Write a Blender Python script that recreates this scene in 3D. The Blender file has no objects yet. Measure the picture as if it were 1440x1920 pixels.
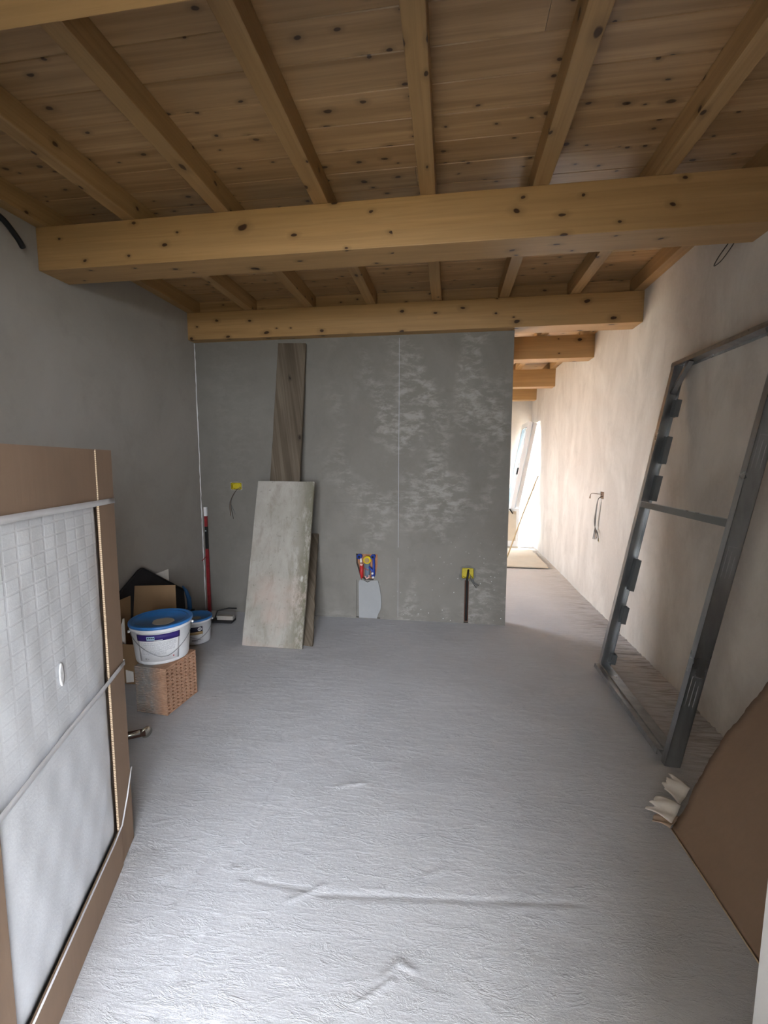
import bpy, bmesh, math, random
import numpy as np
from mathutils import Vector, Matrix
random.seed(7)
S = bpy.context.scene
# ------------------------------------------------------------------ camera
cd = bpy.data.cameras.new('camera'); cam = bpy.data.objects.new('camera', cd)
S.collection.objects.link(cam); S.camera = cam
F, YAW, PIT, ROL = 837.23, .1451, .112, .0017
cd.sensor_fit = 'VERTICAL'; cd.sensor_height = 24.0; cd.lens = F*24.0/1920; cd.clip_start = .02
fwd = Vector((-math.sin(YAW)*math.cos(PIT), math.cos(YAW)*math.cos(PIT), -math.sin(PIT)))
rt = Vector((math.cos(YAW), math.sin(YAW), 0)); up = rt.cross(fwd)
r2 = rt*math.cos(ROL)+up*math.sin(ROL); u2 = -rt*math.sin(ROL)+up*math.cos(ROL)
M3 = Matrix((r2, u2, -fwd)).transposed()
cam.matrix_world = Matrix.Translation((0, 0, 1.5)) @ M3.to_4x4()
# ------------------------------------------------------------------ world, daylight, exposure
W = bpy.data.worlds.new('sky'); S.world = W; W.use_nodes = True
bg = W.node_tree.nodes['Background']; bg.inputs[0].default_value = (.88, .93, 1.0, 1); bg.inputs[1].default_value = 25.0
sd = bpy.data.lights.new('sun', 'SUN'); sd.energy = 105; sd.angle = .02; sd.color = (1, .74, .50)
so = bpy.data.objects.new('sun', sd); S.collection.objects.link(so)
so.rotation_euler = Vector((.62, -.10, -.70)).to_track_quat('-Z', 'Y').to_euler()
def portal(name, loc, d, w, h):
    l = bpy.data.lights.new(name, 'AREA'); l.shape = 'RECTANGLE'; l.size = w; l.size_y = h
    o = bpy.data.objects.new(name, l); S.collection.objects.link(o); o.location = loc
    o.rotation_euler = Vector(d).to_track_quat('-Z', 'Y').to_euler(); l.cycles.is_portal = True
OX0, OX1, OZ1 = -.86, .13, 2.45           # opening behind the camera
portal('daylight_opening', ((OX0+OX1)/2, -.19, OZ1/2), (0, 1, 0), OX1-OX0, OZ1)
portal('daylight_side_door', (1.80, 8.48, 1.1), (-1, 0, 0), .8, 2.2)
portal('daylight_far_window', (-2.74, 6.3, 1.475), (1, 0, 0), 1.6, 1.45)
S.view_settings.view_transform = 'Standard'; S.view_settings.look = 'None'
S.view_settings.gamma = 1; S.view_settings.use_curve_mapping = False; S.view_settings.exposure = 0.48

# ------------------------------------------------------------------ node helpers
def newmat(name, rough=.8, metal=0.0, col=(.5, .5, .5), spec=.3):
    m = bpy.data.materials.new(name); m.use_nodes = True; nt = m.node_tree
    b = nt.nodes['Principled BSDF']; b.inputs['Base Color'].default_value = (*col, 1)
    b.inputs['Roughness'].default_value = rough; b.inputs['Metallic'].default_value = metal
    b.inputs['Specular IOR Level'].default_value = spec
    return m, nt, b
class G:
    def __init__(s, nt): s.nt = nt
    def n(s, t, **k):
        o = s.nt.nodes.new(t)
        for a, v in k.items(): setattr(o, a, v)
        return o
    def l(s, a, b): s.nt.links.new(a, b)
    def coord(s, kind='Object'): return s.n('ShaderNodeTexCoord').outputs[kind]
    def mapv(s, v, sc=(1, 1, 1), loc=(0, 0, 0), rot=(0, 0, 0)):
        m = s.n('ShaderNodeMapping'); m.inputs['Scale'].default_value = sc; m.inputs['Location'].default_value = loc; m.inputs['Rotation'].default_value = rot
        s.l(v, m.inputs['Vector']); return m.outputs[0]
    def noise(s, v, scale=5, detail=4, rough=.55, dist=0):
        n = s.n('ShaderNodeTexNoise'); n.inputs['Scale'].default_value = scale; n.inputs['Detail'].default_value = detail
        n.inputs['Roughness'].default_value = rough; n.inputs['Distortion'].default_value = dist
        s.l(v, n.inputs['Vector']); return n.outputs['Fac']
    def ramp(s, v, a, b, lo=0.0, hi=1.0):
        m = s.n('ShaderNodeMapRange'); m.inputs['From Min'].default_value = a; m.inputs['From Max'].default_value = b
        m.inputs['To Min'].default_value = lo; m.inputs['To Max'].default_value = hi; s.l(v, m.inputs['Value']); return m.outputs[0]
    def mix(s, f, a, b, mode='MIX'):
        m = s.n('ShaderNodeMix', data_type='RGBA', blend_type=mode)
        for i, x in ((0, f), (6, a), (7, b)):
            if isinstance(x, (int, float)): m.inputs[i].default_value = x
            elif isinstance(x, tuple): m.inputs[i].default_value = (*x, 1)
            else: s.l(x, m.inputs[i])
        return m.outputs[2]
    def math(s, op, a, b=0.0):
        m = s.n('ShaderNodeMath', operation=op)
        for i, x in enumerate((a, b)):
            if isinstance(x, (int, float)): m.inputs[i].default_value = x
            else: s.l(x, m.inputs[i])
        return m.outputs[0]
    def bump(s, h, bsdf, dist=.002, strength=1.0):
        b = s.n('ShaderNodeBump'); b.inputs['Distance'].default_value = dist; b.inputs['Strength'].default_value = strength
        s.l(h, b.inputs['Height']); s.l(b.outputs[0], bsdf.inputs['Normal'])

def wood(name, axis, light, dark, knotcol=(.05, .022, .01), knots=.55, lam=False, kscale=1.0, rough=.5, spec=.35, vary=.25):
    m, nt, b = newmat(name, rough, spec=spec); g = G(nt)
    sp = g.n('ShaderNodeSeparateXYZ'); g.l(g.coord(), sp.inputs[0]); X, Y, Z = sp.outputs
    rnd = g.n('ShaderNodeObjectInfo').outputs['Random']
    al = {'X': X, 'Y': Y, 'Z': Z}[axis]; oth = [c for k, c in (('X', X), ('Y', Y), ('Z', Z)) if k != axis]
    cr = g.math('ADD', oth[0], oth[1]); ra = g.math('MULTIPLY', rnd, 57.3)
    def vec(sa, sc):
        c = g.n('ShaderNodeCombineXYZ'); g.l(g.math('MULTIPLY', al, sa), c.inputs[0]); g.l(g.math('MULTIPLY', cr, sc), c.inputs[1]); g.l(ra, c.inputs[2]); return c.outputs[0]
    grain = g.noise(vec(2.0, 70), 1, 5, .6, .4); band = g.noise(vec(.6, 16), 1, 3, .5, 1.0); blot = g.noise(vec(1.5, 3), 1, 2)
    vo = g.n('ShaderNodeTexVoronoi', voronoi_dimensions='2D', feature='F1')
    c = g.n('ShaderNodeCombineXYZ')
    g.l(g.math('ADD', g.math('MULTIPLY', al, 3.6*kscale), ra), c.inputs[0]); g.l(g.math('ADD', g.math('MULTIPLY', cr, 6.0*kscale), ra), c.inputs[1])
    wv = g.noise(vec(9, 14), 1, 2); cw = g.n('ShaderNodeVectorMath', operation='ADD')
    wc = g.n('ShaderNodeCombineXYZ'); g.l(g.math('MULTIPLY', wv, .22), wc.inputs[0]); g.l(g.math('MULTIPLY', wv, .22), wc.inputs[1])
    g.l(c.outputs[0], cw.inputs[0]); g.l(wc.outputs[0], cw.inputs[1]); g.l(cw.outputs[0], vo.inputs['Vector']); vo.inputs['Scale'].default_value = 1
    sc = g.n('ShaderNodeSeparateColor'); g.l(vo.outputs['Color'], sc.inputs[0])
    on = g.math('GREATER_THAN', sc.outputs[0], knots)
    rad = g.ramp(g.math('POWER', sc.outputs[1], 1.8), 0, 1, .04, .10)
    d = g.math('DIVIDE', vo.outputs['Distance'], rad)
    core = g.math('MULTIPLY', on, g.ramp(d, .8, 1.15, 1, 0)); halo = g.math('MULTIPLY', on, g.ramp(d, 1.0, 3.2, .55, 0))
    col = g.mix(g.ramp(band, .3, .72), light, dark)
    col = g.mix(g.ramp(grain, .45, .8, 0, .55), col, tuple(x*.62 for x in dark))
    col = g.mix(g.ramp(blot, .35, .75, 0, .35), col, tuple(x*.8 for x in dark))
    if lam:
        lz = g.math('FLOOR', g.math('MULTIPLY', Z, 24)); wn = g.n('ShaderNodeTexWhiteNoise', noise_dimensions='2D')
        cc = g.n('ShaderNodeCombineXYZ'); g.l(lz, cc.inputs[0]); g.l(g.math('FLOOR', g.math('ADD', g.math('MULTIPLY', al, .7), g.math('MULTIPLY', lz, .37))), cc.inputs[1]); g.l(cc.outputs[0], wn.inputs['Vector'])
        col = g.mix(g.ramp(wn.outputs['Value'], 0, 1, 0, .45), col, tuple(x*.72 for x in light))
    if vary: col = g.mix(g.ramp(rnd, 0, 1, 0, vary), col, tuple(x*.7 for x in dark))
    col = g.mix(halo, col, tuple(x*.5 for x in dark)); col = g.mix(core, col, knotcol)
    g.l(col, b.inputs['Base Color']); g.bump(grain, b, .0006)
    return m

def plaster(name, base, pale, dark, amount=(.5, .75), scale=1.4, stretch=(1, 1, 1), bump=.004, patches=None, specks=0.0, rough=.9):
    m, nt, b = newmat(name, rough, spec=.2); g = G(nt); co = g.coord()
    big = g.noise(g.mapv(co, stretch), scale, 6, .6, .6); fine = g.noise(co, 38, 5, .7); mid = g.noise(g.mapv(co, stretch, (3, 7, 1)), scale*3.2, 5, .65, .4)
    col = g.mix(g.ramp(big, amount[0], amount[1]), base, pale)
    col = g.mix(g.ramp(mid, .5, .8, 0, .6), col, dark)
    col = g.mix(g.ramp(fine, .45, .75, 0, .25), col, pale)
    if patches:
        pcol, lo, hi, vs = patches
        p1 = g.noise(g.mapv(co, vs, (11, 2, 5)), 1.0, 3, .5, .3); p2 = g.noise(g.mapv(co, (8, 8, 17)), 1.0, 7, .72, .3)
        px_ = g.n('ShaderNodeSeparateXYZ'); g.l(co, px_.inputs[0]); pm = g.math('MULTIPLY', g.math('MULTIPLY', g.ramp(p1, lo, hi), g.ramp(p2, .46, .60)), g.ramp(px_.outputs[0], -1.3, -.5, .15, 1)); col = g.mix(g.math('MULTIPLY', pm, .6), col, pcol)
    if specks:
        vo = g.n('ShaderNodeTexVoronoi', feature='F1'); vo.inputs['Scale'].default_value = 30; g.l(g.mapv(co, (1, 1, .8)), vo.inputs['Vector'])
        sc = g.n('ShaderNodeSeparateColor'); g.l(vo.outputs['Color'], sc.inputs[0])
        sp = g.n('ShaderNodeSeparateXYZ'); g.l(co, sp.inputs[0])
        k = g.math('MULTIPLY', g.math('GREATER_THAN', sc.outputs[0], .62), g.ramp(g.math('DIVIDE', vo.outputs['Distance'], g.ramp(g.math('POWER', sc.outputs[1], 2.0), 0, 1, .6, 1.7)), .12, .2, 1, 0))
        k = g.math('MULTIPLY', k, g.math('MULTIPLY', g.ramp(sp.outputs[2], .05, .95, 1, 0), g.ramp(sp.outputs[0], -.7, 0.0)))
        col = g.mix(g.math('MULTIPLY', k, specks), col, (.8, .8, .8))
    g.l(col, b.inputs['Base Color'])
    h = g.math('ADD', g.math('MULTIPLY', fine, .35), g.math('MULTIPLY', mid, .9)); g.bump(h, b, bump)
    return m

MT = {}
def simple(key, col, rough=.6, metal=0, spec=.3, var=.15, scale=8, bump=0):
    m, nt, b = newmat(key, rough, metal, col, spec); g = G(nt); n = g.noise(g.coord(), scale, 5, .65)
    g.l(g.mix(g.ramp(n, .3, .75), col, tuple(c*(1-var) for c in col)), b.inputs['Base Color'])
    if bump: g.bump(n, b, bump)
    MT[key] = m; return m
PINE_L, PINE_D = (.60, .385, .18), (.46, .265, .105)
MT['board'] = wood('ceiling_board_pine', 'X', (.60, .39, .205), (.34, .198, .088), knots=.36, kscale=1.5, rough=.36, spec=.6, vary=.45)
MT['rafter'] = wood('rafter_pine', 'Y', (.47, .295, .135), (.34, .198, .083), knots=.5, kscale=1.3, vary=.25)
MT['beam'] = wood('beam_glulam', 'X', (.50, .305, .135), (.38, .22, .088), knots=.50, lam=True, kscale=1.15, vary=.1)
MT['grey_plank'] = wood('weathered_plank', 'Z', (.19, .155, .118), (.085, .066, .048), (.04, .03, .025), knots=.75, rough=.9, spec=.1, vary=0)
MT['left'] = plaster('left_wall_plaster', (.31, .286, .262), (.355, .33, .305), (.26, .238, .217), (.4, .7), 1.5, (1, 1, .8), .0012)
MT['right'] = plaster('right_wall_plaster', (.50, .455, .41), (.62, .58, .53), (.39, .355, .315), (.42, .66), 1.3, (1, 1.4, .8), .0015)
MT['partition'] = plaster('partition_cement_render', (.19, .178, .158), (.23, .216, .195), (.155, .144, .127), (.4, .75), 1.6, (1, 1, .8), .0015,
                          patches=((.38, .365, .34), .47, .60, (2.2, 2.2, 1.3)), specks=.9)
MT['rear'] = plaster('other_wall_plaster', (.52, .48, .43), (.6, .56, .5), (.45, .41, .36))
MT['groove'] = simple('groove_brick_dust', (.11, .055, .04), .95)
MT['patch'] = plaster('smooth_patch_plaster', (.31, .315, .32), (.35, .355, .36), (.27, .275, .28), bump=.001)
MT['dark_plaster'] = simple('cut_plaster', (.17, .165, .15), .95, bump=.004, scale=40)

def floor_mat():
    m, nt, b = newmat('floor_cement_screed', .95, spec=.08); g = G(nt); co = g.coord()
    big = g.noise(co, 1.1, 5, .6, .3); warp = g.noise(co, .9, 2)
    rot = g.mapv(co, (5, 34, 1), rot=(0, 0, .12)); sw = g.noise(rot, 1.0, 6, .74, .35)
    fine = g.noise(co, 75, 6, .8); chips = g.noise(g.mapv(co, (9, 26, 1), rot=(0, 0, -.35)), 1.0, 6, .8, .5)
    col = g.mix(g.ramp(big, .35, .7), (.52, .525, .56), (.61, .615, .65))
    col = g.mix(g.ramp(fine, .5, .8, 0, .35), col, (.46, .46, .465)); col = g.mix(g.ramp(sw, .55, .8, 0, .45), col, (.70, .70, .71))
    sp = g.n('ShaderNodeSeparateXYZ'); g.l(co, sp.inputs[0])
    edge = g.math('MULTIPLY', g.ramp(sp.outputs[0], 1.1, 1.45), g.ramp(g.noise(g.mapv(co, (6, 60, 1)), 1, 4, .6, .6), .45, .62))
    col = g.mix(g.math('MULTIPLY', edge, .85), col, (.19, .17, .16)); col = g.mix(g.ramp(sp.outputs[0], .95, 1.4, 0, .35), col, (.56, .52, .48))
    col = g.mix(g.ramp(sp.outputs[1], 4.4, 6.2, 0, .5), col, (.74, .67, .58))  # warm passage light put into the floor colour beyond the partition
    g.l(col, b.inputs['Base Color'])
    vo = g.n('ShaderNodeTexVoronoi', feature='F1'); vo.inputs['Scale'].default_value = 22; g.l(g.mapv(co, (1, 1.2, 1)), vo.inputs['Vector'])
    pock = g.ramp(vo.outputs['Distance'], .0, .22, -1.0, 0)
    h = g.math('ADD', g.math('MULTIPLY', sw, .75), g.math('MULTIPLY', fine, .55)); h = g.math('ADD', h, g.ramp(chips, .5, .68, 0, .5)); h = g.math('ADD', h, g.math('MULTIPLY', pock, .12))
    g.bump(h, b, .0032); return m
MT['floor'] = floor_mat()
def steel():
    m, nt, b = newmat('galvanised_steel', .38, .85, (.5, .52, .54), .5); g = G(nt); co = g.coord()
    n = g.noise(g.mapv(co, (22, 22, 4)), 1, 5, .6); n2 = g.noise(co, 6, 4)
    col = g.mix(g.ramp(n, .3, .7), (.29, .305, .32), (.40, .415, .43)); col = g.mix(g.ramp(n2, .5, .8, 0, .3), col, (.17, .175, .185))
    g.l(col, b.inputs['Base Color']); g.l(g.ramp(n2, .3, .7, .25, .45), b.inputs['Roughness']); return m
MT['steel'] = steel(); simple('steel_dark', (.17, .185, .195), .45, .5, .4)
def cardboard(name, a, bcol, line=True):
    m, nt, b = newmat(name, .8, spec=.15); g = G(nt); co = g.coord(); n = g.noise(co, 3, 5, .6); st = g.noise(g.mapv(co, (60, 60, 3)), 1, 3)
    col = g.mix(g.ramp(n, .35, .7), a, bcol); col = g.mix(g.ramp(st, .4, .7, 0, .2), col, tuple(x*.8 for x in a)); sc = g.noise(g.mapv(co, (6, 6, 3)), 1.3, 6, .8, 1.0)
    col = g.mix(g.ramp(sc, .68, .76, 0, .5), col, (.55, .45, .36)); g.l(col, b.inputs['Base Color']); g.bump(st, b, .0006); return m
MT['card'] = cardboard('brown_cardboard', (.26, .178, .125), (.225, .155, .11))
MT['card2'] = cardboard('dusty_cardboard', (.30, .19, .105), (.25, .16, .09))
MT['card_edge'] = simple('cardboard_cut_edge', (.55, .42, .29), .9, var=.3, scale=60)
def foam():
    m, nt, b = newmat('white_foam_wrap', .45, spec=.4); g = G(nt); co = g.coord()
    br = g.n('ShaderNodeTexBrick', offset=0.0); br.inputs['Scale'].default_value = 1; br.inputs['Mortar Size'].default_value = .004; br.inputs['Mortar Smooth'].default_value = .6
    br.inputs['Brick Width'].default_value = .036; br.inputs['Row Height'].default_value = .036
    sp = g.n('ShaderNodeSeparateXYZ'); g.l(co, sp.inputs[0]); c = g.n('ShaderNodeCombineXYZ'); g.l(g.math('ADD', sp.outputs[0], sp.outputs[1]), c.inputs[0]); g.l(sp.outputs[2], c.inputs[1]); g.l(c.outputs[0], br.inputs['Vector'])
    n = g.noise(co, 5, 5, .7); f = g.noise(co, 120, 3, .7)
    top = g.ramp(sp.outputs[2], .55, 1.2); lin = g.math('MULTIPLY', br.outputs['Fac'], g.math('MULTIPLY', top, .42))
    col = g.mix(g.ramp(n, .3, .7), (.66, .67, .70), (.58, .59, .62)); col = g.mix(g.ramp(f, .45, .7, 0, .35), col, (.75, .76, .79)); col = g.mix(lin, col, (.56, .56, .59))
    g.l(col, b.inputs['Base Color']); g.bump(g.math('SUBTRACT', g.math('MULTIPLY', f, .5), lin), b, .0011); return m
MT['foam'] = foam()
simple('strap', (.62, .61, .63), .35, spec=.5); simple('white_pvc', (.80, .80, .80), .3, spec=.5, var=.04); simple('white_bucket', (.78, .78, .80), .35, spec=.5, var=.08, scale=12)
simple('blue_lid', (.035, .20, .56), .38, spec=.5, var=.4, scale=9); simple('purple', (.035, .02, .16), .5); simple('pale_blue', (.42, .60, .75), .5); simple('navy', (.012, .012, .035), .5)
simple('tan', (.50, .35, .17), .6); simple('label_white', (.74, .74, .76), .5, var=.1); simple('label_grey', (.42, .42, .46), .6); simple('dust', (.42, .39, .33), .9, bump=.001)
simple('rubber', (.022, .02, .022), .6, var=.5, scale=14); simple('black_plastic', (.012, .012, .012), .5); simple('blue_plastic', (.02, .09, .22), .45)
simple('yellow', (.62, .50, .03), .5, var=.4, scale=40); simple('yellow_cap', (.85, .62, .03), .4); simple('red_pipe', (.50, .03, .03), .45); simple('blue_pipe', (.03, .06, .30), .45)
simple('grey_pipe', (.13, .17, .22), .5); simple('brass', (.55, .42, .25), .35, .8); simple('pink', (.72, .42, .38), .6); simple('wire_dark', (.05, .045, .04), .5); simple('wire_brown', (.16, .09, .05), .5); simple('wire_grey', (.2, .2, .2), .5)
simple('copper', (.7, .55, .3), .4, .5); simple('niche_clay', (.42, .20, .11), .9, var=.4, scale=30, bump=.003); simple('level_red', (.30, .025, .03), .45, var=.5, scale=20); simple('paper', (.85, .81, .77), .8, var=.15)
simple('torn', (.62, .47, .37), .9, var=.4, scale=20, bump=.002); simple('chrome', (.6, .58, .52), .25, .9); simple('rust', (.07, .035, .025), .8); simple('batten', (.58, .44, .25), .6, var=.3)
simple('beige_board', (.66, .58, .46), .7, var=.1); simple('glass_grey', (.45, .55, .6), .1, spec=.8); simple('ground', (.10, .105, .08), .9); simple('pale_slab', (.5, .47, .42), .9); simple('pit_shade', (.03, .012, .008), .95)
def dirty_board():
    m, nt, b = newmat('formwork_board', .9, spec=.1); g = G(nt); co = g.coord(); n = g.noise(g.mapv(co, (1, 1, .7)), 3.2, 6, .7, .5); v = g.noise(g.mapv(co, (14, 14, 1.0)), 1, 5, .7, .4); f = g.noise(co, 26, 5, .75)
    sp = g.n('ShaderNodeSeparateXYZ'); g.l(co, sp.inputs[0])
    col = g.mix(g.ramp(n, .35, .65), (.33, .31, .275), (.42, .395, .365)); col = g.mix(g.ramp(v, .5, .72, 0, .6), col, (.21, .185, .14))
    col = g.mix(g.math('MULTIPLY', g.ramp(g.noise(co, 2.2, 3), .42, .65), g.ramp(sp.outputs[2], .9, .2, 0, .75)), col, (.48, .33, .28))
    right = g.math('MULTIPLY', g.ramp(sp.outputs[0], .05, .24), g.ramp(g.noise(g.mapv(co, (10, 10, 2.4)), 1, 6, .8), .38, .52, 0, .9)); col = g.mix(right, col, (.135, .125, .085))
    col = g.mix(g.ramp(f, .60, .68, 0, .5), col, (.15, .14, .11)); vo = g.n('ShaderNodeTexVoronoi'); vo.inputs['Scale'].default_value = 9; g.l(g.mapv(co, (1, 1, .5)), vo.inputs['Vector'])
    sc = g.n('ShaderNodeSeparateColor'); g.l(vo.outputs['Color'], sc.inputs[0]); k = g.math('MULTIPLY', g.math('GREATER_THAN', sc.outputs[0], .8), g.ramp(g.math('ADD', vo.outputs['Distance'], g.math('MULTIPLY', f, .3)), .2, .3, 1, 0))
    col = g.mix(g.math('MULTIPLY', k, .7), col, (.62, .6, .57)); g.l(col, b.inputs['Base Color']); g.bump(v, b, .002); return m
MT['dirty_board'] = dirty_board()
def ribbed():
    m, nt, b = newmat('hollow_brick_clay', .9, spec=.1); g = G(nt); co = g.coord(); n = g.noise(co, 7, 5, .7, .3)
    sp = g.n('ShaderNodeSeparateXYZ'); g.l(co, sp.inputs[0]); clay = g.mix(g.ramp(g.noise(co, 30, 4), .3, .7), (.40, .225, .145), (.50, .30, .20))
    dust = g.math('MULTIPLY', g.ramp(n, .35, .55, .5, 1), g.ramp(sp.outputs[0], .18, .10, 0, 1)); g.l(g.mix(dust, clay, (.27, .25, .235)), b.inputs['Base Color'])
    wv = g.n('ShaderNodeTexWave', bands_direction='Z'); wv.inputs['Scale'].default_value = 34; g.l(co, wv.inputs['Vector']); g.bump(wv.outputs['Fac'], b, .003); return m
MT['brick'] = ribbed()

# ------------------------------------------------------------------ mesh helpers
class MB:
    def __init__(s): s.v = []; s.f = []; s.sm = []
    def add(s, vs, fs, smooth=False):
        o = len(s.v); s.v += [tuple(v) for v in vs]; s.f += [tuple(i+o for i in f) for f in fs]; s.sm += [smooth]*len(fs); return s
    def box(s, a, b, R=None, piv=(0, 0, 0)):
        vs = [Vector((x, y, z)) for z in (a[2], b[2]) for y in (a[1], b[1]) for x in (a[0], b[0])]
        if R is not None: vs = [R @ (v-Vector(piv)) + Vector(piv) for v in vs]
        return s.add(vs, [(0, 2, 3, 1), (4, 5, 7, 6), (0, 1, 5, 4), (2, 6, 7, 3), (0, 4, 6, 2), (1, 3, 7, 5)])
    def obox(s, o, ex, ey, ez, a, b):
        """box in the frame o + x ex + y ey + z ez"""
        vs = [o+ex*x+ey*y+ez*z for z in (a[2], b[2]) for y in (a[1], b[1]) for x in (a[0], b[0])]
        return s.add(vs, [(0, 2, 3, 1), (4, 5, 7, 6), (0, 1, 5, 4), (2, 6, 7, 3), (0, 4, 6, 2), (1, 3, 7, 5)])
    def prism(s, poly, d, fr):
        """poly 2-D points mapped by fr(u,v,w); extruded w 0..d"""
        n = len(poly); vs = [fr(u, v, 0) for u, v in poly]+[fr(u, v, d) for u, v in poly]
        return s.add(vs, [tuple(range(n))[::-1], tuple(range(n, 2*n))]+[(i, (i+1) % n, n+(i+1) % n, n+i) for i in range(n)])
    def tube(s, pts, r, seg=8, cap=True):
        pts = [Vector(p) for p in pts]; rs = r if isinstance(r, (list, tuple)) else [r]*len(pts); rings = []; n0 = None
        for i, p in enumerate(pts):
            t = (pts[min(i+1, len(pts)-1)]-pts[max(i-1, 0)]).normalized()
            if n0 is None: n0 = t.orthogonal().normalized()
            n0 = (n0-t*n0.dot(t)).normalized(); b = t.cross(n0)
            rings.append([p+(n0*math.cos(2*math.pi*k/seg)+b*math.sin(2*math.pi*k/seg))*rs[i] for k in range(seg)])
        vs = [v for q in rings for v in q]; fs = [(i*seg+k, i*seg+(k+1) % seg, (i+1)*seg+(k+1) % seg, (i+1)*seg+k) for i in range(len(pts)-1) for k in range(seg)]
        if cap: fs += [tuple(range(seg))[::-1], tuple((len(pts)-1)*seg+k for k in range(seg))]
        return s.add(vs, fs, True)
    def lathe(s, prof, c=(0, 0, 0), seg=40, R=None, sm=True):
        c = Vector(c); vs = []
        for r, z in prof:
            for k in range(seg):
                a = 2*math.pi*k/seg; v = Vector((r*math.cos(a), r*math.sin(a), z)); vs.append(c+(R @ v if R is not None else v))
        n = len(prof); fs = [(i*seg+k, i*seg+(k+1) % seg, (i+1)*seg+(k+1) % seg, (i+1)*seg+k) for i in range(n-1) for k in range(seg)]
        fs += [tuple(range(seg))[::-1], tuple((n-1)*seg+k for k in range(seg))]
        return s.add(vs, fs, sm)
    def sector(s, c, r0, z0, r1, z1, a0, a1, th=.0012, n=16):
        c = Vector(c); vs = []
        for i in range(n+1):
            a = a0+(a1-a0)*i/n; e = Vector((math.cos(a), math.sin(a), 0))
            vs += [c+e*r0+Vector((0, 0, z0)), c+e*r1+Vector((0, 0, z1)), c+e*(r0+th)+Vector((0, 0, z0)), c+e*(r1+th)+Vector((0, 0, z1))]
        fs = []
        for i in range(n):
            p, q = 4*i, 4*i+4; fs += [(p+2, q+2, q+3, p+3), (p, p+1, q+1, q), (p, q, q+2, p+2), (p+1, p+3, q+3, q+1)]
        fs += [(0, 2, 3, 1), (4*n, 4*n+1, 4*n+3, 4*n+2)]
        return s.add(vs, fs, True)
    def grid(s, fn, nu, nv, th=0.0, nrm=None):
        """surface fn(u,v); with thickness th along nrm(u,v)"""
        vs = [Vector(fn(i/nu, j/nv)) for j in range(nv+1) for i in range(nu+1)]; N = len(vs); ix = lambda i, j: j*(nu+1)+i
        fs = [(ix(i, j), ix(i+1, j), ix(i+1, j+1), ix(i, j+1)) for j in range(nv) for i in range(nu)]
        if th:
            vs += [v+Vector(nrm)*th for v in vs]; fs += [tuple(k+N for k in f[::-1]) for f in list(fs)]
            edge = [ix(i, 0) for i in range(nu+1)]+[ix(nu, j) for j in range(1, nv+1)]+[ix(i, nv) for i in range(nu-1, -1, -1)]+[ix(0, j) for j in range(nv-1, 0, -1)]
            fs += [(edge[(k+1) % len(edge)], edge[k], edge[k]+N, edge[(k+1) % len(edge)]+N) for k in range(len(edge))]
        return s.add(vs, fs, True)
    def build(s, name, mat, parent=None, origin=None, bevel=0, label=None, autosmooth=True):
        me = bpy.data.meshes.new(name); o0 = Vector(origin) if origin is not None else Vector((0, 0, 0))
        me.from_pydata([tuple(Vector(v)-o0) for v in s.v], [], s.f); me.polygons.foreach_set('use_smooth', s.sm); me.update()
        bm = bmesh.new(); bm.from_mesh(me); bmesh.ops.recalc_face_normals(bm, faces=bm.faces); bm.to_mesh(me); bm.free()
        if mat: me.materials.append(MT[mat] if isinstance(mat, str) else mat)
        o = bpy.data.objects.new(name, me); S.collection.objects.link(o); o.location = o0
        if parent is not None:
            o.parent = parent; o.location = o0-world_loc(parent)
        if bevel:
            b = o.modifiers.new('bevel', 'BEVEL'); b.width = bevel; b.segments = 2; b.limit_method = 'ANGLE'; b.angle_limit = .7
        if label: o['label'] = label
        return o
def world_loc(o):
    p = Vector(o.location)
    while o.parent: o = o.parent; p += Vector(o.location)
    return p
def thing(name, label, cat, loc, group=None):
    o = bpy.data.objects.new(name, None); S.collection.objects.link(o); o.location = loc; o.empty_display_size = .05
    o['label'] = label; o['category'] = cat
    if group: o['group'] = group
    return o
def tag(o, label, cat, group=None):
    o['label'] = label; o['category'] = cat
    if group: o['group'] = group
    return o
def struct(o): o['kind'] = 'structure'; return o

# ------------------------------------------------------------------ setting
XL, XR, YB, ZB, ZT, ZC = -2.437, 1.521, 4.11, 2.624, 2.867, 2.985
YF, YN, XP = 8.9, .12, .532
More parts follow.
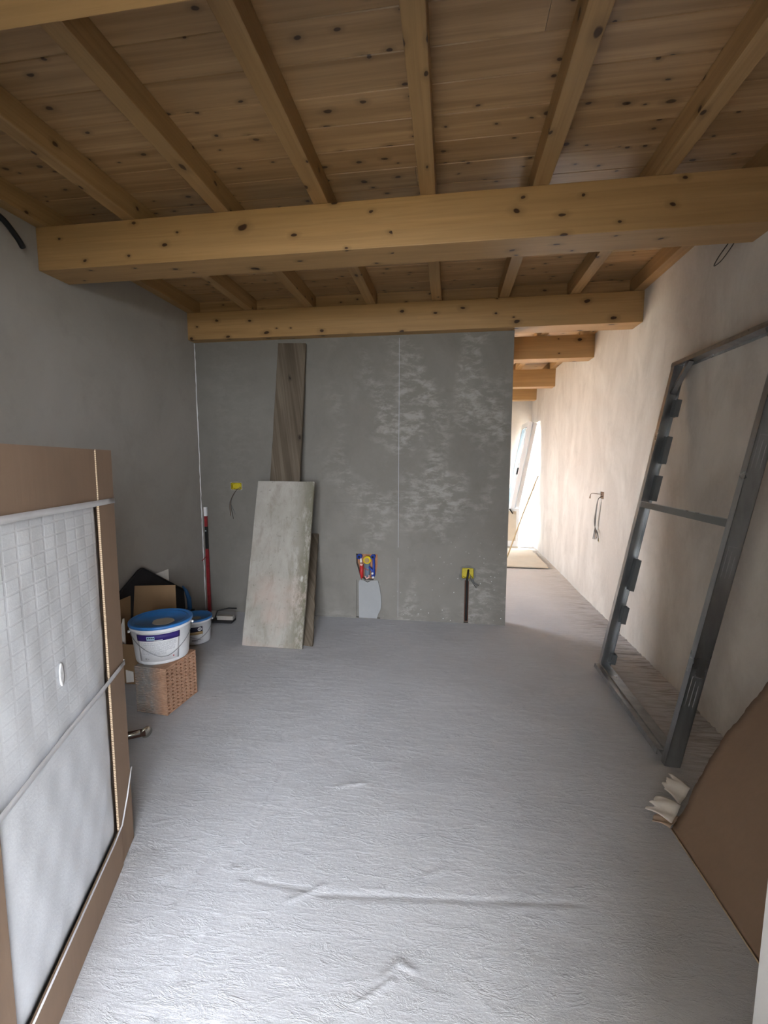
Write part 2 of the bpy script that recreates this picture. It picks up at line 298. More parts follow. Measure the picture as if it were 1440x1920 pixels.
# wall from cells: fr(u, v, w) maps to world; w = depth into the wall; holes (u0,v0,u1,v1,depth) depth None = through
def wall_cells(u0, u1, v0, v1, T, holes, fr, step=None):
    us = sorted({u0, u1, *[h[0] for h in holes], *[h[2] for h in holes]}); vs = sorted({v0, v1, *[h[1] for h in holes], *[h[3] for h in holes]})
    def dep(i, j):
        if i < 0 or j < 0 or i >= len(us)-1 or j >= len(vs)-1: return T
        cu, cv = (us[i]+us[i+1])/2, (vs[j]+vs[j+1])/2
        for h in holes:
            if h[0] < cu < h[2] and h[1] < cv < h[3]: return T if h[4] is None else h[4]
        return 0.0
    mb = MB(); nu, nv = len(us)-1, len(vs)-1
    for i in range(nu):
        for j in range(nv):
            d = dep(i, j); a, b, c, e = us[i], us[i+1], vs[j], vs[j+1]
            if d < T:
                mb.add([fr(a, c, d), fr(b, c, d), fr(b, e, d), fr(a, e, d)], [(0, 1, 2, 3)])
                mb.add([fr(a, c, T), fr(b, c, T), fr(b, e, T), fr(a, e, T)], [(0, 3, 2, 1)])
    for i in range(-1, nu):
        for j in range(nv):
            p, q = dep(i, j), dep(i+1, j)
            if abs(p-q) > 1e-6:
                u = us[i+1]; a, b = min(p, q), max(p, q); mb.add([fr(u, vs[j], a), fr(u, vs[j+1], a), fr(u, vs[j+1], b), fr(u, vs[j], b)], [(0, 1, 2, 3)])
    for j in range(-1, nv):
        for i in range(nu):
            p, q = dep(i, j), dep(i, j+1)
            if abs(p-q) > 1e-6:
                v = vs[j+1]; a, b = min(p, q), max(p, q); mb.add([fr(us[i], v, a), fr(us[i+1], v, a), fr(us[i+1], v, b), fr(us[i], v, b)], [(0, 1, 2, 3)])
    return mb
def build_raw(mb, name, mat):
    me = bpy.data.meshes.new(name); me.from_pydata(mb.v, [], mb.f); me.materials.append(MT[mat]); bm = bmesh.new(); bm.from_mesh(me)
    bmesh.ops.remove_doubles(bm, verts=bm.verts, dist=1e-5); bmesh.ops.recalc_face_normals(bm, faces=bm.faces); bm.to_mesh(me); bm.free()
    o = bpy.data.objects.new(name, me); S.collection.objects.link(o); return struct(o)
TH = .3
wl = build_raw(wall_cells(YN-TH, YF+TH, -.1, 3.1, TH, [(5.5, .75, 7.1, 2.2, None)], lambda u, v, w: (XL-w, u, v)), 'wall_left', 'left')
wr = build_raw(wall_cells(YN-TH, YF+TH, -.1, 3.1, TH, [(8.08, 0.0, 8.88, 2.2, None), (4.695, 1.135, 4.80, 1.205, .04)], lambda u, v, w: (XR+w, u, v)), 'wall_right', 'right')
NX0, NX1, NZ0, NZ1 = -.868, -.662, .372, .628
PH = [(-2.118, 1.226, -2.004, 1.296, .045), (NX0, NZ0, NX1, NZ1, .07), (-.875, .0, -.605, .372, .022), (.128, .425, .238, .527, .045), (.157, 0.0, .196, .425, .03)]
pw = build_raw(wall_cells(XL, XP, -.05, ZB+.06, .11, PH, lambda u, v, w: (u, YB+w, v)), 'wall_back', 'partition')
wf = build_raw(wall_cells(XL, XR, -.1, 3.1, TH, [], lambda u, v, w: (u, YF+w, v)), 'wall_far', 'rear')
wn = build_raw(wall_cells(XL, XR, -.1, 3.1, TH, [(OX0, 0, OX1, OZ1, None)], lambda u, v, w: (u, YN-w, v)), 'wall_front', 'rear')
RXB = [XL, -2.357, -1.872, -1.792, -1.307, -1.227, -.745, -.665, -.176, -.096, .385, .465, .948, 1.028, 1.438, XR]
for a, b in list(zip(RXB[1:], RXB[2:]))[::2]:
    MB().box((a+.001, YB-.01, ZT-.02), (b-.001, YB+.012, ZC)).build('light_block_board', 'board', pw)  # boards added to block light leaking over the partition beam
def floor_mesh():
    x0, x1, y0, y1 = XL-.02, XR+.02, YN-TH, YF+.02; nx, ny = 380, 900; rng = np.random.default_rng(3)
    xs = np.linspace(x0, x1, nx+1); ys = y0+(y1-y0)*np.linspace(0, 1, ny+1)**1.25; Xg, Yg = np.meshgrid(xs, ys); Zg = np.zeros_like(Xg)
    def field(u, v, seed):
        r = np.random.default_rng(seed); t = r.standard_normal((256, 256)); ui = np.floor(u).astype(int); vi = np.floor(v).astype(int); fu = u-ui; fv = v-vi; fu = fu*fu*(3-2*fu); fv = fv*fv*(3-2*fv)
        g = lambda a, b: t[a % 256, b % 256]
        return (g(ui, vi)*(1-fu)+g(ui+1, vi)*fu)*(1-fv)+(g(ui, vi+1)*(1-fu)+g(ui+1, vi+1)*fu)*fv
    Zg += .0035*field(Xg*1.3, Yg*1.3, 1)+.0006*field(Xg*5, Yg*9, 2)
    a = .35*np.sin(Yg*.9+Xg*.6); wx = Xg+.25*field(Xg*.8, Yg*.8, 5); wy = Yg+a*Xg*.3+.12*field(Xg*1.1, Yg*1.1, 6)
    m = np.clip(field(Xg*1.2, Yg*1.2, 7)*.5+.6, 0, 1); r = field(wx*2.2, wy*60+3*field(Xg*3, Yg*3, 12), 8); Zg += .0006*m*np.maximum(r-.2, 0)
    segs = [(-.42, 1.354, .47, 1.452, -.003, .007), (-.884, 1.45, -.903, 1.256, -.003, .008), (-.764, 1.162, -.761, .954, -.004, .009), (-.774, 1.915, -.771, 1.42, -.003, .01), (-.091, 1.425, -.051, 1.483, .002, .006), (-.051, 1.483, .011, 1.518, .002, .006),
            (-.171, 1.131, -.122, 1.183, .004, .006), (-.122, 1.183, -.075, 1.163, .004, .006), (-.225, 1.061, -.139, 1.131, .004, .006), (.068, 1.166, .152, 1.089, .002, .005), (.161, 1.187, .215, 1.245, .002, .005), (-.665, 1.371, -.463, 1.364, -.003, .007), (-.522, 1.312, -.413, 1.391, .003, .006), (-.496, 1.866, -.366, 1.91, .003, .006), (-.211, 1.881, -.178, 1.917, .003, .006)]
    for a, b, c, d, h, wd in segs:
        L2 = (c-a)**2+(d-b)**2; t = np.clip(((Xg-a)*(c-a)+(Yg-b)*(d-b))/L2, 0, 1); q = (Xg-a-t*(c-a))**2+(Yg-b-t*(d-b))**2; Zg += h*np.exp(-q/wd**2)
    e = np.clip((Xg-1.15)/.3, 0, 1); r = field(wx*4, Yg*55, 9); Zg += e*(.0045*r-.004)
    for k in range(620):      # trowel nicks and crumbs
        cx, cy = rng.uniform(XL, XR), rng.uniform(.7, 4.0); an = rng.uniform(0, 3.14); L = rng.uniform(.008, .03); wd = rng.uniform(.004, .008); h = rng.choice([-1, 1])*rng.uniform(.001, .0028)
        j0, j1 = np.searchsorted(ys, [cy-.08, cy+.08]); i0, i1 = np.searchsorted(xs, [cx-.08, cx+.08]); sx = Xg[j0:j1, i0:i1]-cx; sy = Yg[j0:j1, i0:i1]-cy
        u = sx*np.cos(an)+sy*np.sin(an); v = -sx*np.sin(an)+sy*np.cos(an); Zg[j0:j1, i0:i1] += h*np.exp(-(u/L)**2-(v/wd/1.5)**2)
    Zg = np.clip(Zg, -.02, .006)-.004
    v = np.stack([Xg.ravel(), Yg.ravel(), Zg.ravel()], 1); i = np.arange(nx)[None, :]+np.arange(ny)[:, None]*(nx+1); i = i.ravel(); f = np.stack([i, i+1, i+nx+2, i+nx+1], 1)
    me = bpy.data.meshes.new('floor'); me.vertices.add(len(v)); me.vertices.foreach_set('co', v.ravel()); me.loops.add(f.size); me.loops.foreach_set('vertex_index', f.ravel().astype(np.int32))
    me.polygons.add(len(f)); me.polygons.foreach_set('loop_start', np.arange(0, f.size, 4, dtype=np.int32)); me.polygons.foreach_set('loop_total', np.full(len(f), 4, dtype=np.int32)); me.update(); me.polygons.foreach_set('use_smooth', [True]*len(f))
    me.materials.append(MT['floor']); o = bpy.data.objects.new('floor', me); S.collection.objects.link(o); return struct(o)
floor_mesh()
struct(MB().box((-14, -14, -.25), (14, 20, -.09)).build('ground', 'ground'))
struct(MB().box((-4, -2.7, 2.62), (3, YN-.3, 2.80)).build('added_shade_roof', 'rear'))  # unseen roof added to hold back steep skylight on the near floor
struct(MB().box((-1.40, -2.7, -.09), (-1.12, YN-.3, 2.62)).build('added_shade_wall', 'rear'))  # unseen wall added to shade the right side of the floor
struct(MB().box((XR+.3, 5.5, -.09), (6, 12, -.03)).build('added_bright_slab', 'pale_slab'))  # pale slab added so the ground outside the side door looks bright
# ceiling: boards across the room
ceil = bpy.data.objects.new('ceiling', None); S.collection.objects.link(ceil); ceil['kind'] = 'structure'; ceil.location = (0, 0, ZC)
y = 1.629-.162*8.0; k = 0; shared = {}
while y < YF:
    w = .162; t = .0015; split = {3: -.9, 8: .3, 13: -.2, 17: .9}.get(k % 19)
    segs = [(XL, XR)] if split is None else [(XL, split), (split, XR)]
    for (a, b) in segs:
        c = ((a+b)/2, y+w/2, ZC); mb = MB()
        x0, x1, h = a+t/2-c[0], b-t/2-c[0], w/2-t/2; ch = .0025
        prof = [(-h, .012), (-h, ch), (-h+ch, 0), (h-ch, 0), (h, ch), (h, .012)]
        n = len(prof); vs = [(x0, p, q) for p, q in prof]+[(x1, p, q) for p, q in prof]
        mb.add(vs, [(i, i+1, n+i+1, n+i) for i in range(n-1)]+[(n-1, 0, n, 2*n-1), tuple(range(n)), tuple(range(n, 2*n))[::-1]])
        o = mb.build('board', 'board', None); o.parent = ceil; o.location = (c[0], c[1], 0)
    y += w; k += 1
rf = MB().box((XL-TH, YN-TH, 3.0), (XR+TH, YF+TH, 3.15)).build('roof_deck', 'ground'); struct(rf)
# rafters
RX = [-2.397, -1.832, -1.267, -.705, -.136, .425, .988, 1.478]
RW = ['against the left wall', 'second from the left wall', 'third from the left wall', 'fourth from the left wall', 'in the middle above the camera line', 'third from the right wall', 'second from the right wall', 'against the right wall']
for x, w in zip(RX, RW):
    xa, xb_ = max(x-.04, XL+.002), min(x+.04, XR-.002)
    o = MB().box((xa, YN+.002, ZT), (xb_, YF-.002, ZC-.001)).build('rafter', 'rafter', None, (x, 3, ZT), bevel=.003)
    tag(o, 'planed pine rafter running away from the viewer, '+w, 'rafter', 'ceiling rafters')
# beams (front face y, width)
BM = [(.93, .22, 0, 'glulam beam cut off by the top left corner'), (2.47, .215, 0, 'large nearest pine beam crossing the whole picture'), (4.009, .21, 0, 'pine beam resting on top of the grey partition wall'),
      (5.245, .2, 0, 'first pine beam beyond the partition, over the passage'), (7.06, .2, -.01, 'second pine beam beyond the partition, over the passage'), (8.5, .2, -.01, 'farthest and smallest looking pine beam in the passage')]
for i, (y, w, dz, lb) in enumerate(BM):
    x0 = XL if i < 3 else XL
    o = MB().box((x0, y, ZB+dz), (XR, y+w, ZT-.0005)).build('ceiling_beam', 'beam', None, ((x0+XR)/2+i*.61, y, ZB), bevel=.004)
    tag(o, lb, 'beam', 'cross beams')
# plaster lips round the beam ends on the side walls
# opened white door leaf beside the camera
dl = bpy.data.objects.new('door_1', None); S.collection.objects.link(dl); dl.location = (.72, 1.02, 0); dl['kind'] = 'structure'
tip = Vector((.722, 1.02, 0)); hinge = Vector((.665, .215, 0)); ed = (hinge-tip).normalized(); en = Vector((-ed.y, ed.x, 0)); en = en if en.x > 0 else -en; uz = Vector((0, 0, 1))
Ld = (hinge-tip).length
mb = MB()
for a, b, c, d in ((0, .11, .02, 2.1), (Ld-.11, Ld, .02, 2.1), (.11, Ld-.11, .02, .16), (.11, Ld-.11, 1.98, 2.1)): mb.obox(tip, ed, en, uz, (a, 0, c), (b, .06, d))
mb.build('sash_frame', 'white_pvc', dl, bevel=.004)
MB().obox(tip, ed, en, uz, (.11, .02, .16), (Ld-.11, .035, 1.98)).build('panel', 'white_pvc', dl)
MB().obox(tip, ed, en, uz, (.0, .012, .02), (-.004, .026, 2.1)).build('seal', 'beige_board', dl)

# ------------------------------------------------------------------ wrapped package, left
A = Vector((-1.228, 1.474, 0)); D = Vector((.349, -.937, 0)); N = Vector((.937, .349, 0)); tl = .012  # D runs toward the camera, N toward the room
ln = (uz*1.54+D*-.03).normalized()
def pk(s, n, z): return A+D*s+N*n+Vector((-D.x, -D.y, 0))*(.025*z/1.54)+uz*z
pkg = thing('wrapped_panel_package', 'tall package in brown cardboard edging with white foam wrap, standing at the left', 'package', A+Vector((0, 0, 0)))
PWD, PHT, TK = .92, 1.54, .10
def pbox(mb, s0, s1, n0, n1, z0, z1):
    vs = [pk(s, n, z) for z in (z0, z1) for n in (n0, n1) for s in (s0, s1)]
    mb.add(vs, [(0, 2, 3, 1), (4, 5, 7, 6), (0, 1, 5, 4), (2, 6, 7, 3), (0, 4, 6, 2), (1, 3, 7, 5)]); return mb
def foamfn(u, v):
    s = .13+(PWD-.27)*u; z = .13+(1.375-.13)*v; bul = .010*(1-abs(2*u-1)**6)*(1-abs(2*v-1)**8)+.0015*math.sin(u*31+v*7)*math.sin(v*29); return pk(s, -.016+bul, z)
mb = MB().grid(foamfn, 30, 44, .05, tuple(-N)); mb.build('foam_wrap', 'foam', pkg)
pbox(MB(), .003, PWD-.003, -TK+.002, -.06, .004, PHT-.004).build('inner_panel', 'white_pvc', pkg)
e = .004
# cardboard edging: four corner pieces, overlapping with open cut edges
pbox(pbox(MB(), 0, .136, -.006, 0, 0, PHT), 0, .006, -TK, -.006, 0, PHT).build('cardboard_edging', 'card', pkg)
pbox(pbox(MB(), .136, PWD, -.010, -.003, 1.365, PHT), 0.006, PWD, -TK, -.010, PHT-.006, PHT).build('cardboard_edging', 'card', pkg)
pbox(pbox(MB(), .128, PWD, -.003, .004, 0, .148), .01, PWD, -TK, -.006, 0, .006).build('cardboard_edging', 'card', pkg)
pbox(pbox(MB(), PWD-.155, PWD, -.012, -.002, .148, 1.365), PWD-.006, PWD, -TK, -.012, 0, PHT).build('cardboard_edging', 'card', pkg)
mb = MB()
for i in range(200):
    z = .15+i*(PHT-.152)/200; pbox(mb, .1355, .1385+.0008*(i % 2), -.006, .0006, z, z+.0045)
o = mb.build('corrugated_edge', 'card_edge', pkg); o['kind'] = 'stuff'
pbox(MB(), .128, PWD, .004, .0048, .1455, .148).build('cut_edge', 'card_edge', pkg)
def ribbon(p0, p1, w, n=14, sag=0.0, off=.0025, wn=None):
    def fn(u, v):
        s = p0[0]+(p1[0]-p0[0])*u; z = p0[1]+(p1[1]-p0[1])*u-sag*math.sin(math.pi*u)+(v-.5)*w
        return pk(s, off+.0015*math.sin(u*9), z)
    return MB().grid(fn, n, 1, .001, tuple(N))
ribbon((0, 1.356), (PWD, 1.372), .019).build('strap', 'strap', pkg)
ribbon((0, .731), (PWD, .722), .019, off=.0045).build('strap', 'strap', pkg)
MB().tube([pk(-.001, .006, .30), pk(.06, .006, .22), pk(.125, .0065, .158), pk(.2, .0065, .15), pk(.5, .0065, .15), pk(PWD, .0065, .15)], .0028, 6).build('strap', 'strap', pkg)
for s, z in ((0.0, 1.356), (0.0, .731)): pbox(MB(), -.0015, 0, -TK, .003, z-.0095, z+.0095).build('strap', 'strap', pkg)
MB().grid(lambda u, v: pk(.455+.012*math.cos(u*6.28)*v, -.004, .90+.034*math.sin(u*6.28)*v), 14, 3, .003, tuple(N)).build('clear_sticker', 'label_white', pkg)

# ------------------------------------------------------------------ corner with buckets
br_o = Vector((-1.84, 2.30, 0)); an = math.radians(-4); bx = Vector((math.cos(an), math.sin(an), 0)); by = Vector((-math.sin(an), math.cos(an), 0)); BH, BW, BD = .288, .212, .285
hb = thing('hollow_brick', 'dusty hollow clay block with holes, standing under the front bucket', 'brick', br_o)
H0 = .008
holes = []; ny_, nz_ = 7, 13; cy_, cz_ = BD/ny_, BH/nz_
for j in range(ny_):
    for k in range(nz_):
        g = .26 if (j in (2, 4)) else .26
        y0, z0 = j*cy_+cy_*.22, k*cz_+cz_*.2+(.25*cz_ if j % 2 else 0)
        z1 = z0+cz_*.56 if not (j == 3 and k in (3, 4, 8, 9)) else z0+cz_*.98
        if z1 < BH-.004: holes.append((y0, z0, y0+cy_*.56, z1, .03))
fr = lambda u, v, w: tuple(br_o+by*u+uz*v+bx*(BW-w))
us = None
mb = MB(); mb.obox(br_o, bx, by, uz, (0, 0, 0), (BW-.031, BD, BH)); o = mb.build('body', 'brick', hb, br_o, bevel=.003)
# face with real pits
wc = MB()
colsY = sorted({0, BD, *[h[0] for h in holes], *[h[2] for h in holes]})
for a, b in zip(colsY[:-1], colsY[1:]):
    hs = sorted([h for h in holes if h[0] < (a+b)/2 < h[2]], key=lambda h: h[1]); z = 0
    for h in hs: wc.obox(br_o, bx, by, uz, (BW-.0312, a, z), (BW, b, h[1])); z = h[3]
    wc.obox(br_o, bx, by, uz, (BW-.0312, a, z), (BW, b, BH))
wc.build('perforated_face', 'brick', hb, br_o)
MB().obox(br_o, bx, by, uz, (BW-.0308, .004, .004), (BW-.0300, BD-.004, BH-.004)).build('hole_shade', 'pit_shade', hb)  # near-black backing paints the shade deep inside the holes

def bucket(c, rb, rt_, H, name_label, ang, kind):
    t = thing('plastic_bucket', name_label, 'bucket', c, 'white buckets with blue lids'); c = Vector(c)
    MB().lathe([(rb*.9, .0), (rb*.98, .004), (rb, .012), (rb+(rt_-rb)*.85, H*.84), (rt_+.004, H*.85), (rt_+.004, H*.87), (rt_, H*.875), (rt_, H*.9), (rt_+.005, H*.905), (rt_+.005, H*.925), (rt_, H*.93)], c, 56).build('body', 'white_bucket', t, c)
    R = rt_+.010
    MB().lathe([(R-.004, H*.925), (R, H*.93), (R, H*.985), (R-.004, H), (R-.014, H), (R-.018, H-.008), (R*.86, H-.009), (R*.84, H-.004), (R*.80, H-.004), (R*.78, H-.010), (.001, H-.010)], c, 56).build('lid', 'blue_lid', t, c)
    cc = c+Vector((math.cos(ang+.25)*rt_*.32, math.sin(ang+.25)*rt_*.32, 0)); rr = .062 if kind == 1 else .035
    pts = [(rr*(1+.08*math.sin(k*1.9))*math.cos(k*.3927), rr*(1+.06*math.cos(k*2.7))*math.sin(k*.3927)) for k in range(16)]
    MB().prism(pts, .0015, lambda u, v, w: cc+Vector((u, v, H-.0098+w))).build('dust_patch', 'dust', t)
    rz = lambda z: rb+(rt_-rb)*.85*(z-.012)/(H*.84-.012)+.0006
    def sec(a0, a1, z0, z1, m, nm, th=.0012, o=0.0): return MB().sector(c, rz(z0)+o, z0, rz(z1)+o, z1, ang+a0, ang+a1, th).build(nm, m, t)
    # handle wire drooping on the front, ends at the ears
    for s in (-1, 1): 
        a = ang+s*1.45+.1; p = c+Vector((math.cos(a), math.sin(a), 0))*(rt_+.006)+uz*(H*.80); MB().lathe([(.008, -.006), (.008, .006)], p, 12).build('handle_ear', 'white_bucket', t)
    pts = []
    for i in range(25):
        q = -1+2*i/24; a = ang+.1+q*1.45; z = H*.80-(H*.62)*max(0, (1-abs(q)**1.2)) if kind == 1 else H*.80-(H*.55)*(1-abs(q)**1.4)
        z = max(z, H*.22); pts.append(c+Vector((math.cos(a), math.sin(a), 0))*(rz(z)+.0055)+uz*z)
    MB().tube(pts, .0018, 6).build('handle_wire', 'steel', t)
    if kind == 1:
        sec(-.84, .64, H*.10, H*.80, 'label_white', 'paper_label'); sec(-.86, .66, H*.64, H*.80, 'purple', 'label_band', .0012, .0009)
        sec(-.47, -.20, H*.66, H*.76, 'pale_blue', 'label_logo', .0012, .0016)
        mb = MB()
        for i in range(4): mb.sector(c, rz(H*.715)+.003, H*.705, rz(H*.74)+.003, H*.735, ang-.44+i*.06, ang-.395+i*.06, .0006, 2)
        mb.build('label_lettering', 'navy', t)
        sec(-.22, .06, H*.65, H*.668, 'label_white', 'label_title', .0008, .0022); mb = MB()
        random.seed(5)
        for r in range(11):
            z = H*(.59-.030*r); a = -.70
            while a < (.45 if r < 8 else .15):
                w = random.uniform(.03, .12); mb.sector(c, rz(z)+.0014, z, rz(z+.0022)+.0014, z+.0022, ang+a, ang+a+w, .0006, 3); a += w+.02
        for a in (-.60, -.50): mb.sector(c, rz(H*.17)+.0014, H*.155, rz(H*.19)+.0014, H*.195, ang+a, ang+a+.05, .0006, 3)
        o = mb.build('label_text', 'label_grey', t); o['kind'] = 'stuff'
        sec(.40, .44, H*.17, H*.20, 'red_pipe', 'label_mark', .0008, .0018)
    else:
        sec(-.40, .42, H*.12, H*.72, 'label_white', 'paper_label'); sec(-.40, .40, H*.53, H*.72, 'navy', 'label_band', .0012, .0009); sec(-.40, .42, H*.42, H*.53, 'tan', 'label_stripe', .0012, .0009)
        a = ang+.22; e_ = Vector((math.cos(a), math.sin(a), 0)); tt = Vector((-math.sin(a), math.cos(a), 0)); p = c+e_*(rz(H*.63)+.003)+uz*H*.63
        MB().prism([(.017*math.cos(k*.393), .015*math.sin(k*.393)) for k in range(16)], .0012, lambda u, v, w: p+tt*u+uz*v+e_*w).build('label_badge', 'label_white', t)
        for i in range(3): MB().add([p+e_*.0016+tt*(-.011+i*.008+du)+uz*dv for du, dv in ((0, -.004), (.005, -.004), (.005, .004), (0, .004))], [(0, 1, 2, 3)]).build('label_lettering', 'navy', t)
        for z in (.17, .205): MB().sector(c, rz(H*z)+.0014, H*z, rz(H*z)+.0014, H*z+.003, ang-.3, ang+(.3 if z > .2 else .1), .0006, 6).build('label_text', 'navy', t)
    return t
bucket((-1.765, 2.465, BH), .150, .172, .245, 'larger white bucket with dusty blue lid and purple band, on the clay block', math.radians(-57), 1)
bucket((-2.095, 3.36, 0), .118, .128, .215, 'smaller white bucket with blue lid and tan striped label, on the floor behind', math.radians(-56), 2)

cb = thing('cardboard_box', 'open brown cardboard box with raised flaps behind the front bucket', 'box', (-2.2, 2.78, 0)); x0, x1, y0, y1, hz = -2.37, -2.0, 2.60, 2.98, .278; w = .005
MB().box((x0, y0, 0), (x1, y0+w, hz)).box((x0, y1-w, 0), (x1, y1, hz)).box((x0, y0+w, 0), (x0+w, y1-w, hz)).box((x1-w, y0+w, 0), (x1, y1-w, hz)).box((x0+w, y0+w, 0), (x1-w, y1-w, w)).build('carton', 'card2', cb)
def flap(p, ex, ez, w_, h_, skew=0, nm='flap'):
    p, ex, ez = Vector(p), Vector(ex), Vector(ez); n = ex.cross(ez).normalized()
    MB().prism([(0, 0), (w_, 0), (w_-skew*.3, h_+skew), (skew, h_)], .005, lambda u, v, ww: p+ex*u+ez*v+n*ww).build(nm, 'card2', cb)
flap((x0+.005, y1, hz), (1, 0, 0), (0, .05, 1), .36, .285, .02)
flap((x0, y0+.05, hz), (0, 1, 0), (.06, 0, 1), .30, .22)
MB().grid(lambda u, v: (-2.35+.17*u, 2.63+.03*math.sin(u*9), hz-.03+(.16+.02*math.sin(u*14))*v+.01*math.sin(u*21)*v), 18, 6, .02, (0, 1, 0)).build('crumpled_paper', 'paper', cb)
MB().prism([(-2.14, .01), (-2.085, .02), (-2.085, .09), (-2.14, .10)], .003, lambda u, v, w: (u, 2.597-w, v)).build('paper_tag', 'paper', cb)

bt = thing('rubber_mat', 'black rubber mat with a rounded corner sticking up behind the cardboard box', 'mat', (-2.41, 3.2, 0))
def arcp(c, r_, a0, a1, n=7): return [(c[0]+r_*math.cos(math.radians(a0+(a1-a0)*k/n)), c[1]+r_*math.sin(math.radians(a0+(a1-a0)*k/n))) for k in range(n+1)]
outl = [(3.70, .0), (3.68, .33)]+arcp((3.13, .60), .06, 62, 118)+[(2.82, .50), (2.78, .0)]
MB().prism(outl, .016, lambda u, v, w: (-2.405+w, u, v)).build('sheet', 'rubber', bt, bevel=.003)
rim = [Vector((-2.389, u, v)) for u, v in outl[1:-1]]
MB().tube(rim, .008, 6).build('rim', 'rubber', bt)
bh = thing('blue_handled_trowel', 'blue curved plastic handle standing behind the box by the rear bucket', 'tool', (-2.275, 3.54, 0))
MB().tube([(-2.275, 3.54, .0), (-2.27, 3.54, .10), (-2.25, 3.54, .20), (-2.255, 3.54, .30), (-2.28, 3.54, .37), (-2.31, 3.54, .41)], [.012, .013, .020, .019, .014, .006], 10).build('handle', 'blue_plastic', bh)
MB().box((-2.29, 3.53, .185), (-2.21, 3.55, .205)).build('collar', 'black_plastic', bh, bevel=.003)
MB().prism([(3.2, .0), (3.515, .0), (3.515, .565), (3.30, .56)], .012, lambda u, v, w: (-2.432+w, u, v)).build('plaster_board_offcut', 'paper')
tag(bpy.data.objects['plaster_board_offcut'], 'small pale board offcut showing above the black rubber mat', 'board')

lv = thing('spirit_level', 'dark red spirit level with white end cap upright in the room corner', 'level', (-2.355, 4.04, 0))
def lvp(z): return Vector((-2.352-.025*z/1.1, 4.035+.045*z/1.06, z))
def lseg(z0, z1, hw, m, nm): 
    a, b = lvp(z0), lvp(z1); vs = [p+Vector((sx*hw, sy*hw*.9, 0)) for p in (a, b) for sx, sy in ((-1, -1), (1, -1), (1, 1), (-1, 1))]
    MB().add(vs, [(0, 1, 2, 3), (4, 5, 6, 7), (0, 1, 5, 4), (1, 2, 6, 5), (2, 3, 7, 6), (3, 0, 4, 7)]).build(nm, m, lv, bevel=.002)
lseg(0, .64, .0135, 'level_red', 'body'); lseg(.64, .86, .0128, 'black_plastic', 'vial_housing'); lseg(.86, .965, .0125, 'level_red', 'body'); lseg(.965, 1.055, .014, 'white_bucket', 'end_cap')
MB().lathe([(.007, -.003), (.007, .003)], lvp(.82)+Vector((0, -.013, 0)), 12, Matrix.Rotation(math.pi/2, 3, 'X')).build('vial', 'glass_grey', lv)
MB().tube([lvp(.56)+Vector((-.016, 0, 0)), lvp(.52)+Vector((-.048, -.02, 0))], .004, 6).build('cord_end', 'level_red', lv)
wb = thing('float_trowel', 'small grey wooden float lying on the floor beside the rear bucket', 'tool', (-2.05, 3.82, 0))
MB().box((-2.19, 3.765, .0), (-1.985, 3.86, .02), Matrix.Rotation(.06, 3, 'Z'), (-2.05, 3.8, 0)).build('blade', 'rubber', wb, bevel=.002)
MB().box((-2.14, 3.79, .02), (-1.985, 3.84, .06), Matrix.Rotation(.06, 3, 'Z'), (-2.05, 3.8, 0)).build('wooden_grip', 'dirty_board', wb, (-2.05, 3.8, 0), bevel=.006)
MB().tube([(-2.17, 3.80, .02), (-2.16, 3.84, .09), (-2.08, 3.90, .10), (-2.02, 3.95, .085)], .006, 8).build('handle', 'black_plastic', wb)
rl = thing('paint_roller', 'dirty metal tool with chrome bar lying beside the wrapped package', 'tool', (-1.63, 2.05, 0))
MB().tube([(-1.78, 1.98, .03), (-1.615, 2.075, .032)], .020, 14).build('roller', 'rust', rl)
MB().tube([(-1.80, 1.94, .045), (-1.66, 2.015, .048), (-1.625, 2.045, .05)], [.008, .009, .012], 10).build('bar', 'chrome', rl)
MB().lathe([(.030, -.004), (.030, .004)], (-1.612, 2.077, .032), 16, Matrix.Rotation(math.pi/2, 3, 'Y') @ Matrix.Rotation(.5, 3, 'X')).build('end_plate', 'chrome', rl)

# ------------------------------------------------------------------ planks on the partition
def lean(name, label, pts, th, mat, nrough=0, seed=1, bev=.004, grp=None):
    """pts: bl, br, tr, tl front-face corners; thickness goes to the wall"""
    bl, br, tr, tl_ = [Vector(p) for p in pts]; ex = (br-bl).normalized(); ez = ((tl_-bl)+(tr-br)).normalized(); n = ez.cross(ex).normalized(); n = n if n.y > 0 else -n
    random.seed(seed); ny_ = 26; L = [bl.lerp(tl_, i/ny_)+ex*random.uniform(-1, 1)*nrough for i in range(ny_+1)]; R = [br.lerp(tr, i/ny_)+ex*random.uniform(-1, 1)*nrough for i in range(ny_+1)]
    vs = L+R+[p+n*th for p in L]+[p+n*th for p in R]; m = ny_+1; fs = []
    for i in range(ny_): fs += [(i, m+i, m+i+1, i+1), (2*m+i, 2*m+i+1, 3*m+i+1, 3*m+i), (i, i+1, 2*m+i+1, 2*m+i), (m+i, 3*m+i, 3*m+i+1, m+i+1)]
    fs += [(0, 2*m, 3*m, m), (ny_, m+ny_, 3*m+ny_, 2*m+ny_)]
    o = MB().add(vs, fs).build(name, mat, None, (bl+br)/2, bevel=bev); return tag(o, label, 'plank', grp)
def back(x, y_, n): return n
